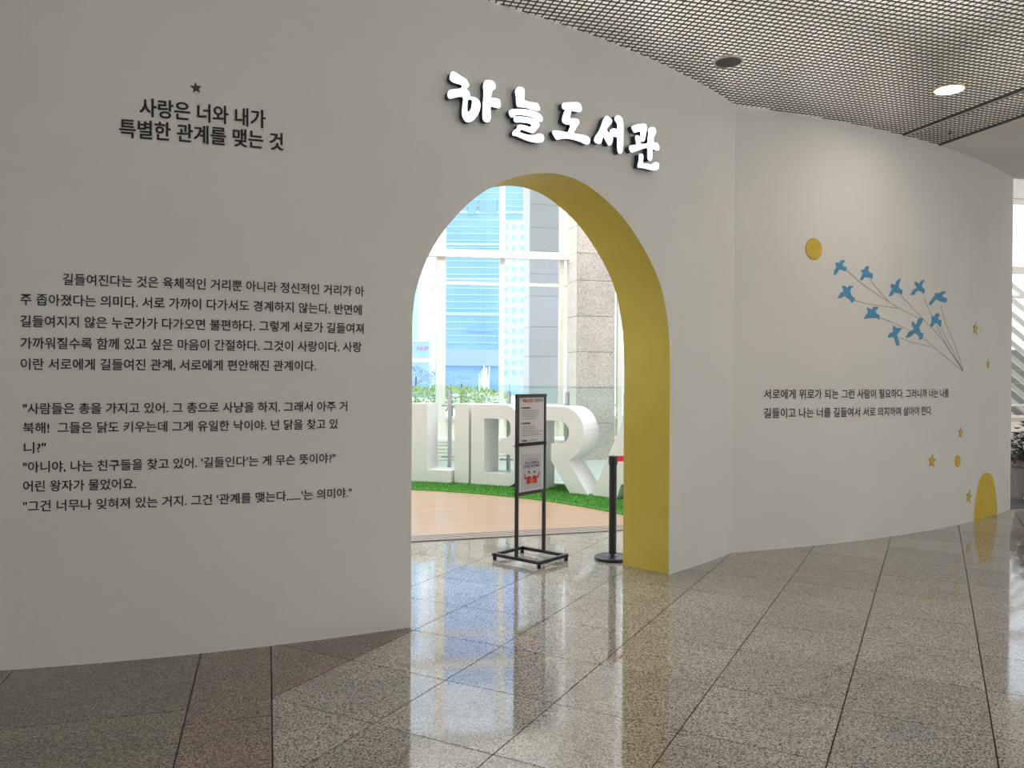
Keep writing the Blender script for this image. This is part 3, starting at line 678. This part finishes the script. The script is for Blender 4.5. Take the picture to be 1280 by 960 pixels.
def flat_on_wall(name, polys, wl, mt, t, off, parent=None, **k):
    me = slice_mesh(curve_mesh(polys, t)); a = coords(me); a[:, 2] += t / 2 + off; setco(me, a); on_wall(me, wl, lambda x, y: x, lambda x, y: y, 0); me.materials.clear()
    s, z = polys[0][0]; loc = wall_pt(wl, s, z) if parent is None else parent.location; setco(me, coords(me) - np.array(loc))
    o = me_obj(name, me, mt, parent, **k)
    if parent is None: o.location = loc
    return o
for x, y, h, rot, lab in ((1219, 411, 8.5, .1, 'topmost gold star decal near the wall end'), (1235, 455, 6.2, -.1, 'small gold star decal nearest the wall end'), (1200.5, 541, 7.0, .15, 'gold star decal above the small gold disc'), (1165, 576.5, 9.0, .1, 'largest gold star decal, left of the small gold disc'), (1211, 621, 9.0, .2, 'lowest gold star decal beside the yellow mound')):
    s, z = wall_hit(WR, (x, y)); r = wall_hit(WR, (x, y - h))[1] - z; e = flat_on_wall('star_decal', [star_sz(s, z, r * 1.05, rot)], WR, M_ochre, .002, .001, label=lab, cat='star decal', group='gold stars on the right wall')
    flat_on_wall('star_fill', [star_sz(s, z, r * .80, rot)], WR, M_gold, .002, .003, e)
def disc(x, y, h, lab, mt=M_gold):
    s, z = wall_hit(WR, (x, y)); r = wall_hit(WR, (x, y - h))[1] - z
    ring = lambda q: [(s + q * math.cos(t), z + q * math.sin(t)) for t in np.linspace(0, 2 * PI, 40)[:-1]]
    e = flat_on_wall('disc_decal', [ring(r)], WR, M_ochre, .002, .001, label=lab, cat='disc decal'); flat_on_wall('disc_fill', [ring(r * .95)], WR, mt, .002, .003, e)
disc(1017, 311.3, 13.4, 'large golden disc decal above the flock of birds'); disc(1197, 576.5, 7.4, 'small golden disc decal between the stars')
dome = [wall_hit(WR, p) for p in ((1217.5, 650), (1217.6, 640), (1219.5, 622), (1222.5, 606), (1226, 595), (1231, 591), (1237, 591.5), (1241, 597), (1244, 612), (1246, 630), (1246.3, 644))]
dome = [(s, max(z, .002)) for s, z in dome]; dome[0] = (dome[0][0], .002); dome[-1] = (dome[-1][0], .002)
flat_on_wall('mound_decal', [dome], WR, M_gold, .002, .001, label='large yellow mound decal at the foot of the right wall', cat='mound decal')
s, z = wall_hit(WL, (245, 110)); M_brown = mat('brown star ink', (.035, .02, .012), .6)
e = flat_on_wall('star_decal', [star_sz(s, z, .033, -.12)], WL, M_ink, .002, .001, label='small dark brown star decal above the heading', cat='star decal')
flat_on_wall('star_fill', [star_sz(s, z, .018, -.12)], WL, mat('brown ink', (.16, .09, .05), .6), .002, .003, e)

# ------------------------------------------------------------------ poster stand
PL, PRr = Vector((.046, 6.927)), Vector((.294, 7.222)); ax = (PRr - PL); wS = ax.length; ax.normalize(); rzS = math.atan2(ax.y, ax.x)
st = empty('poster_stand', (*(PL + PRr) / 2, 0), 'black metal poster stand with two framed notices in the arch', 'poster stand', rz=rzS)
# local: x across the posters, y depth (viewer side is -y)
hw = wS / 2
def sp(g, nm, mt, par=st, **k): return g.build(nm, mt, par, **k)
for sx_ in (-1, 1):
    sp(G().box((sx_ * (hw - .0), 0, .755), (.026, .026, 1.42)), 'post', M_black, bevel=.002)
bw, bd = wS + .02, .50
for sy in (-1, 1): sp(G().box((0, sy * (bd / 2), .045), (bw + .02, .028, .028)), 'base_bar', M_black, bevel=.002)
for sx_ in (-1, 1): sp(G().box((sx_ * hw, 0, .045), (.028, bd, .028)), 'base_bar', M_black, bevel=.002)
for sx_ in (-1, 1):
    for sy in (-1, 1): sp(G().rod((sx_ * hw, sy * bd / 2, 0), (sx_ * hw, sy * bd / 2, .032), .018, 12), 'foot', M_black)
M_paper = mat('matt white paper', (.62, .60, .62), .5); M_paper2 = mat('pale grey print', (.50, .49, .54), .5)
def frame(z0, z1, nm):
    g = G(); g.box((0, -.002, z1), (wS + .026, .03, .03)).box((0, -.002, z0), (wS + .026, .03, .026))
    sp(g, nm, M_black)
    sp(G().box((0, 0, (z0 + z1) / 2), (wS - .02, .012, z1 - z0)), 'back_panel', M_black)
    return sp(G().box((0, -.008, (z0 + z1) / 2), (wS - .04, .004, z1 - z0 - .03)), 'poster', M_paper)
ZT, ZM0, ZM1, ZB = 1.455, 1.05, 1.02, .585
p1 = frame(1.03, ZT, 'frame_rail'); p2 = frame(.60, 1.03, 'frame_rail')
def print_rect(par, x0, x1, z0, z1, col, nm='printed_line', y=-.0112):
    o = G().box(((x0 + x1) / 2, y, (z0 + z1) / 2), (x1 - x0, .0008, z1 - z0)).build(nm, col, par); return o
def print_poly(par, P, col, nm, y=-.0118):
    me = curve_mesh([P], .0006); a = coords(me); setco(me, np.c_[a[:, 0], y - a[:, 2], a[:, 1]]); me.materials.clear(); return me_obj(nm, me, col, par)
def print_text(par, txt, x0, x1, z, h, col, nm='printed_words', off=.01):
    me = text_mesh(txt, off); a = coords(me); k = (x1 - x0) / (a[:, 0].max() - a[:, 0].min())
    setco(me, np.c_[x0 + (a[:, 0] - a[:, 0].min()) * k, np.full(len(a), -.0122), z + (a[:, 1] - .37) * h / .86]); return me_obj(nm, me, col, par)
K_red = mat('red print', (.5, .02, .02), .6); K_dk = mat('dark print', (.03, .03, .04), .6); K_gy = mat('grey print', (.22, .22, .24), .6); K_bl = mat('blue print', (.02, .08, .5), .6)
K_maroon = mat('maroon print', (.14, .012, .03), .6); K_skin = mat('skin print', (.75, .5, .38), .6); K_or = mat('orange print', (.65, .16, .05), .6)
def PX(px): return (px - 663.6) / 34.6 * (wS)      # photo column -> local x on the stand
def PZ(py): return H - (py - 473.4) / F * 7.07
print_text(p1, '하늘도서관', PX(652), PX(664.8), PZ(500), .030, K_red, off=.03); print_text(p1, '이용안내', PX(666.5), PX(676.5), PZ(500), .028, K_dk)
for y in (508.8, 528): print_rect(p1, PX(651.8), PX(661.5), PZ(y + .9), PZ(y - .9), K_maroon)
for y in (508.8, 528, 549.3): print_rect(p1, PX(649.9), PX(650.8), PZ(y + .9), PZ(y - .9), K_maroon, 'bullet')
print_rect(p1, PX(651.8), PX(657.5), PZ(550.4), PZ(548.6), K_maroon)
for y, b in ((512.5, 672.5), (515.2, 672.8), (517.5, 669.5), (519.5, 671.5), (522.2, 669.5), (532.4, 668), (534.4, 668.5), (536.6, 666), (538.5, 677), (541, 672.5), (543.2, 676)):
    x = 652.0
    while x < b - 1: L_ = random.uniform(1.5, 4.5); print_rect(p1, PX(x), PX(min(x + L_, b)), PZ(y + .35), PZ(y - .35), K_gy); x += L_ + .6
print_rect(p1, PX(659.5), PX(671), PZ(549.7), PZ(549.1), K_gy)
print_rect(p2, PX(651.2), PX(676), PZ(610), PZ(566.5), M_paper2, 'print_area', y=-.0108)
print_rect(p2, PX(657), PX(670.5), PZ(574), PZ(573.1), K_gy)
print_text(p2, '마스크 착용하고', PX(655), PX(672.5), PZ(577.6), .024, K_dk, off=.03); print_text(p2, '도서관', PX(653.5), PX(660.5), PZ(581.7), .024, K_dk, off=.03)
print_text(p2, '이용', PX(661.5), PX(666), PZ(581.7), .024, K_bl, off=.03); print_text(p2, '하세요', PX(667), PX(673.5), PZ(581.7), .024, K_dk, off=.03)
print_rect(p2, PX(658), PX(668.5), PZ(584.6), PZ(584.3), K_bl)
for cx_, cz, fl_ in ((660.2, 590.5, -1), (667.2, 591.2, 1)):
    ring = [(PX(cx_) + .0155 * math.cos(t), PZ(cz) + .019 * math.sin(t)) for t in np.linspace(0, 2 * PI, 17)[:-1]]
    print_poly(p2, [(a + .0, b + .004) for a, b in ring], K_dk, 'printed_hair'); print_poly(p2, [(PX(cx_) + .011 * math.cos(t), PZ(cz + .9) + .014 * math.sin(t)) for t in np.linspace(0, 2 * PI, 17)[:-1]], K_skin, 'printed_face', -.0124)
    e_ = -fl_
    body = [(cx_ - 3.2, 603.5), (cx_ - 3.0, 595.5), (cx_ - 1, 594), (cx_ + 1, 594), (cx_ + 3.0, 595.5), (cx_ + 3.2, 603.5)]
    print_poly(p2, [(PX(a), PZ(b)) for a, b in body], K_red, 'printed_shirt')
    arm = [(cx_ + fl_ * 2.2, 597), (cx_ + fl_ * 5.4, 597.2), (cx_ + fl_ * 6.2, 590.5), (cx_ + fl_ * 5.2, 590.2), (cx_ + fl_ * 4.4, 595), (cx_ + fl_ * 2.2, 595)]
    print_poly(p2, [(PX(a), PZ(b)) for a, b in (arm if fl_ > 0 else arm[::-1])], K_red, 'printed_arm', -.0122)
print_poly(p2, [(PX(a), PZ(b)) for a, b in ((661.5, 603), (661.5, 597.5), (666.2, 597.5), (666.2, 603))], K_or, 'printed_panel', -.0126)

# ------------------------------------------------------------------ belt barrier
bx = Vector((.905, 7.13))
bs = empty('belt_stanchion', (*bx, 0), 'black belt barrier post with round base beside the yellow jamb', 'barrier post')
G().lathe((0, 0, 0), [(.155, 0), (.160, .004), (.160, .022), (.150, .030), (.06, .042), (.038, .05), (.034, .055)], 48).build('base', M_black, bs, smooth=False, bevel=.001)
G().rod((0, 0, .045), (0, 0, .86), .034, 28).build('pole', M_black, bs)
G().lathe((0, 0, .84), [(.036, 0), (.040, .004), (.040, .075), (.036, .082), (.02, .084)], 28).build('belt_head', M_black, bs)
E_ = Vector(wall_pt(WL, .865 * WL[2], 0, -THICK - .015).xy)
g = G(); d = (E_ - bx); n_ = Vector((-d.y, d.x)).normalized() * .0012; a0 = bx + d.normalized() * .038
g.prism([a0 - n_, E_ - n_, E_ + n_, a0 + n_], .868, .918); b_ = g.build('retractable_belt', M_red, bs); b_.location = (-bx.x, -bx.y, 0)
g = G().box((*E_, .893), (.05, .02, .07), math.atan2(d.y, d.x) + .6); b_ = g.build('wall_clip', M_black, bs); b_.location = (-bx.x, -bx.y, 0)

# ------------------------------------------------------------------ ceiling fittings
spk = empty('ceiling_speaker', (1.712, 6.40, HC), 'round grey ceiling speaker in the grille ceiling', 'speaker')
G().lathe((0, 0, -.012), [(.100, 0), (.116, .0), (.120, .006), (.118, .013)], 40).build('rim', M_panel, spk)
G().lathe((0, 0, -.016), [(.02, 0), (.10, .002), (.102, .004)], 40).build('speaker_grille', mat('grey speaker mesh', (.16, .15, .135), .7), spk)
dl = empty('downlight', (3.795, 6.985, HC), 'lit round recessed downlight in the grille ceiling', 'downlight')
M_lamp = mat('lit lamp diffuser', (1, 1, 1), .5, emit=(1, .95, .86), es=9)
G().lathe((0, 0, -.010), [(.105, 0), (.125, .0), (.13, .006), (.128, .012)], 40).build('rim', mat('amber lamp ring', (.7, .45, .15), .4), dl)
G().lathe((0, 0, -.014), [(.02, 0), (.113, .001), (.115, .004)], 40).build('diffuser', M_lamp, dl)
spr = empty('sprinkler_head', (4.443, 8.149, HC), 'tiny dark sprinkler head near the ceiling corner', 'sprinkler')
G().lathe((0, 0, -.03), [(.02, 0), (.022, .004), (.008, .008), (.008, .03)], 12).build('deflector', M_dark, spr)
# lamps of the hall (the one in view, and unseen ones added to brighten it)
def lamp(x, y, e, r=.24): area('hall_lamp', (x, y, HC - .03), (0, 0, 0), r, r, e, (1, .89, .76), 'DISK')
lamp(3.795, 6.985, 8)
for x, y, e in ((-3.4, .4, 13), (6.2, 3.6, 54), (-3.5, -3, 8), (4.4, -2.4, 20)): lamp(x, y, e)

# ------------------------------------------------------------------ planter at the right edge
M_pot = noisy(mat('brown grey planter', (.25, .2, .18), .6), (.13, .10, .09), (.18, .14, .125), 6)
pl = empty('flower_planter', (7.14, 10.75, 0), 'brown planter of dark leafy plants with red blooms at the wall end', 'planter')
G().lathe((0, 0, .05), [(.24, 0), (.29, .02), (.36, .40), (.39, .42), (.39, .50), (.35, .50), (.33, .47)], 32).build('pot', M_pot, pl)
for k in range(4):
    t = k * PI / 2 + .6; G().rod((.2 * math.cos(t), .2 * math.sin(t), 0), (.2 * math.cos(t), .2 * math.sin(t), .06), .03, 10).build('foot', mat('white caster', (.7, .7, .7), .4), pl)
G().lathe((0, 0, .47), [(.01, .0), (.34, .0), (.34, .02)], 24).build('soil', mat('dark soil', (.03, .02, .015), .9), pl)
def leaf(g, c, d, L_, wd):
    c, d = Vector(c), Vector(d).normalized(); s = d.cross(Vector((random.uniform(-.3, .3), random.uniform(-.3, .3), 1))).normalized() * wd; up = s.cross(d).normalized() * wd * .3; k = len(g.v)
    g.v += [c, c + d * L_ * .4 + s, c + d * L_ * .45 - up, c + d * L_ * .4 - s, c + d * L_]; g.f += [(k, k + 1, k + 2), (k, k + 2, k + 3), (k + 1, k + 4, k + 2), (k + 2, k + 4, k + 3)]
g1, g2, g3 = G(), G(), G()
for i in range(1300):
    t = random.uniform(0, 2 * PI); r = random.uniform(0, .47) ; z = .54 + random.uniform(0, .62) * (1 - (r / .5) ** 2)
    leaf(g1 if i % 3 else g2, (r * math.cos(t), r * math.sin(t), z), (math.cos(t), math.sin(t), random.uniform(-.5, .7)), random.uniform(.07, .14), .025)
for i in range(16):
    t = random.uniform(0, 2 * PI); r = random.uniform(.05, .36); z = random.uniform(.95, 1.12) - r * .35
    for k in range(7): q = 2 * PI * k / 7; leaf(g3, (r * math.cos(t), r * math.sin(t), z), (math.cos(q), math.sin(q), .5), .06, .02)
for i in range(14):
    t = i * 2.4; r = .05 + .018 * i; g1.rod((r * math.cos(t), r * math.sin(t), .48), (1.2 * r * math.cos(t), 1.2 * r * math.sin(t), .9), .006, 5)
g1.build('foliage', noisy(mat('dark leaf', (.02, .05, .02), .5), (.006, .018, .007), (.02, .045, .018), 12), pl, kind='stuff')
g2.build('foliage', mat('wine leaf', (.05, .008, .014), .5), pl, kind='stuff'); g3.build('blooms', mat('red bloom', (.45, .08, .11), .6), pl, kind='stuff')

# ------------------------------------------------------------------ outdoors
M_ground = noisy(mat('pale paving', (.5, .5, .48), .9), (.42, .42, .40), (.55, .55, .52), .4)
G().box((0, 220, -3.1), (900, 400, .2)).build('ground', M_ground, kind='structure')
# slanted sunshade bars seen at the right edge
ssd = empty('slanted_sunshade', (11.5, 18.6, 0), 'rack of parallel cream bars slanting down outside the right window', 'sunshade')
for k in range(11):
    z = 4.0 - k * .335
    o = G().bar((-1.2, 0, z + .9), (2.6, .3, z - 2.0), .07, .10).build('slat', M_alu, ssd)
lv = empty('louvred_screen', (11.5, 20.2, 0), 'grey louvred screen outdoors behind the slanted bars', 'screen')
for k in range(14): G().box((.5, 0, .12 + k * .17), (5, .05, .168)).build('louvre', mat('grey louvre', (.20, .19, .18), .7) if k == 0 else bpy.data.materials['grey louvre'], lv)

# glass tower
def facade_mat(name, base, dark, sx_, sz_):
    M = mat(name, base, .25, spec=.6); noisy(M, base, dark, .045, 2, lo=.4, hi=.65); return M
M_tower = facade_mat('cyan tower glass', (.25, .48, .81), (.34, .57, .88), 1, 1); M_band2 = mat('pale floor band', (.50, .68, .88), .4); M_fin = mat('tower fin', (.34, .55, .86), .4)  # distance haze painted in: the building colours are kept pale
def at(x, y, Y): d = ray((x, y)); k = Y / d.y; return Vector((d.x * k, Y, H + d.z * k))
YT = 300; a = at(544, 430, YT); b = at(655, 100, YT); x0, x1 = a.x, b.x
tw = empty('glass_tower', ((x0 + x1) / 2, YT, -3), 'tall pale blue glass tower far beyond the window', 'tower')
def twp(g, nm, mt, **k): o = g.build(nm, mt, tw, **k); o.location = (-(x0 + x1) / 2, -YT, 3); return o
twp(G().box(((x0 + x1) / 2, YT + 8, 55), (x1 - x0, 16, 116)), 'glass_body', M_tower)
g = G(); z = at(0, 425, YT).z
while z < 112: g.box(((x0 + x1) / 2, YT - .1, z), (x1 - x0, .5, .28)); z += 2.55
twp(g, 'floor_bands', M_band2, kind='stuff')
g = G()
for k in range(32): xx = x0 + (x1 - x0) * k / 31; g.box((xx, YT - .1, 60), (.12, .4, 92))
twp(g, 'fins', M_fin, kind='stuff')
for k, z in enumerate((26, 39, 52, 64, 76)): twp(G().box(((x0 + x1) / 2, YT - .2, z), (x1 - x0, .9, .9)), 'belt_course', M_band2)
for x, y, w_, h_ in ((590, 262, 10, 12), (610, 258, 22, 16), (600, 412, 34, 5)):
    c = at(x, y, YT - .5); twp(G().box(c, (w_ * .3, .4, h_ * .3)), 'dark_bay', mat('bay glass', (.24, .42, .70), .3))
twp(G().box(((x0 + x1) / 2, YT - 1.5, 9.5), (x1 - x0, 3, 6)), 'podium', mat('podium', (.38, .50, .72), .5))
# white apartment building
YA = 240; a = at(629, 480, YA); b = at(664, 276, YA)
ap = empty('apartment_tower', ((a.x + b.x) / 2, YA, -3), 'white apartment tower with blue windows right of the glass tower', 'building')
def app(g, nm, mt): o = g.build(nm, mt, ap); o.location = (-(a.x + b.x) / 2, -YA, 3); return o
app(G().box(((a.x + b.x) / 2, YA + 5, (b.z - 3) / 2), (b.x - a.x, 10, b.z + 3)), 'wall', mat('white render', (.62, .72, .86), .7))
M_aw = mat('blue window', (.38, .54, .80), .3)
for r_ in range(15):
    for xx in (632.5, 642.5, 652.5, 660):
        c = at(xx, 284 + 13 * r_, YA); app(G().box((c.x, YA - .05, c.z), (1.15, .2, 1.55)), 'window', M_aw)
# left: slim tower, white slab, low block with red letters
YB = 200
def bld(name, x0_, y0_, x1_, Y, label, mt):
    a = at(x0_, 480, Y); b = at(x1_, y0_, Y); o = empty(name, ((a.x + b.x) / 2, Y, -3), label, 'building'); q = G().box((0, 4, (b.z + 3) / 2), (b.x - a.x, 8, b.z + 3)).build('wall', mt, o); return o, a, b
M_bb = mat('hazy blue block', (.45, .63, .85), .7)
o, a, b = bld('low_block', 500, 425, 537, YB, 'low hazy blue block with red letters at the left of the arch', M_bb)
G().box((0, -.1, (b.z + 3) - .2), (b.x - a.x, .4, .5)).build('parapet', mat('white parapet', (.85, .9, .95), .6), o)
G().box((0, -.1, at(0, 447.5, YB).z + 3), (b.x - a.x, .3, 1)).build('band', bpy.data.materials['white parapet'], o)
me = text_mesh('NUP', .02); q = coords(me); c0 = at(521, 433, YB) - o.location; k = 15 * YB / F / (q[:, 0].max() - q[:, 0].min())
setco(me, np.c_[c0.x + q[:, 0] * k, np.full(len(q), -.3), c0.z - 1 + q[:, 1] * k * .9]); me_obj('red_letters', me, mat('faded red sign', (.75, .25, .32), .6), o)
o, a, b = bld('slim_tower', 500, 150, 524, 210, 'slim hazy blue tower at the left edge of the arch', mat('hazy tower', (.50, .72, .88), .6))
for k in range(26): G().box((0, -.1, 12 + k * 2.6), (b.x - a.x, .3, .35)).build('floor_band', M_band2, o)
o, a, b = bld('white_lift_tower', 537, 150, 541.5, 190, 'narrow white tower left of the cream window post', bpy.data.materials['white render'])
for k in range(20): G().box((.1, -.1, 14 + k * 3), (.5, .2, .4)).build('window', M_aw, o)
# hazy hill behind
g = G(); n = 60
for i in range(n + 1):
    x = -260 + 520 * i / n; h = 9 + 5 * math.sin(i * .21 + 1) + 2 * math.sin(i * .7); g.v += [Vector((x, 420, -3)), Vector((x, 440, h)), Vector((x, 480, h + 2))]
for i in range(n):
    k = 3 * i; g.f += [(k, k + 3, k + 4, k + 1), (k + 1, k + 4, k + 5, k + 2)]
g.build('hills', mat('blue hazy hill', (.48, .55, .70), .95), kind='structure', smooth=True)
# trees outdoors
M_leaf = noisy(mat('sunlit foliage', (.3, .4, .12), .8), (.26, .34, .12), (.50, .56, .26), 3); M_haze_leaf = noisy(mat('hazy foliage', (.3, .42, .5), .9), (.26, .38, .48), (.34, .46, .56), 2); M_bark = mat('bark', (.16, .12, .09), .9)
def tree(x, Y, ztop, rad, lm, label, grp):
    c = at(x, 480, Y); o = empty('tree', (c.x, Y, -3), label, 'tree', grp)
    h = ztop + 3; G().rod((0, 0, 0), (.1, 0, h - rad), .18, 8, .09).build('trunk', M_bark, o)
    g = G()
    for i in range(420):
        u = Vector((random.gauss(0, 1), random.gauss(0, 1), random.gauss(0, 1))).normalized() * (random.uniform(.5, 1) ** .5); p = Vector((u.x * rad * 1.25, u.y * rad * 1.25, h - rad * .85 + u.z * rad * .85))
        leaf(g, p, (u.x, u.y, u.z * .5 + random.uniform(-.3, .6)), rad * random.uniform(.2, .34), rad * .09)
    g.build('crown', lm, o, kind='stuff')
YTR = 46
for k, (x, y, r_, w_) in enumerate(((521, 485, .72, 'at the left edge of the arch'), (541, 484.5, .78, 'just left of the cream window post'), (562, 484, .78, 'just right of the cream window post'), (581, 483.5, .8, 'above the giant letter I'), (601, 485.5, .78, 'above the left half of the letter B'), (619, 487.5, .72, 'left of the thin white mullion'))):
    tree(x, 44 + (k % 2) * 3.2, H - (y - 474) / F * (44 + (k % 2) * 3.2), r_, M_leaf, 'yellow-green treetop outdoors, ' + w_, 'sunlit treetops beyond the balustrade')
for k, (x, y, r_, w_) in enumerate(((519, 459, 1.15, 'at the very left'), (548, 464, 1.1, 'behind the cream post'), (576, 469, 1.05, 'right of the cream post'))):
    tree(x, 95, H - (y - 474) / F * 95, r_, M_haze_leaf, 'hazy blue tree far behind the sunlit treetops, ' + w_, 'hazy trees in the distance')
# water jet
ft = empty('fountain', (*at(604, 480, 70).xy, -3), 'white fountain plume rising behind the treetops', 'fountain')
M_jet = mat('white water', (.9, .92, .95), .6)
g = G()
for i in range(26):
    a = random.uniform(0, 2 * PI); r = random.uniform(0, .5); g.rod((r * .8 * math.cos(a), r * .8 * math.sin(a), 0), (r * math.cos(a) + .1, r * math.sin(a), 3.2 + random.uniform(1.2, 2.7)), .10, 6, .03)
g.build('water_plume', M_jet, ft)
G().lathe((0, 0, 0), [(1.8, 0), (2.0, .1), (2.0, .5), (1.8, .5)], 24).build('basin', M_ground, ft)
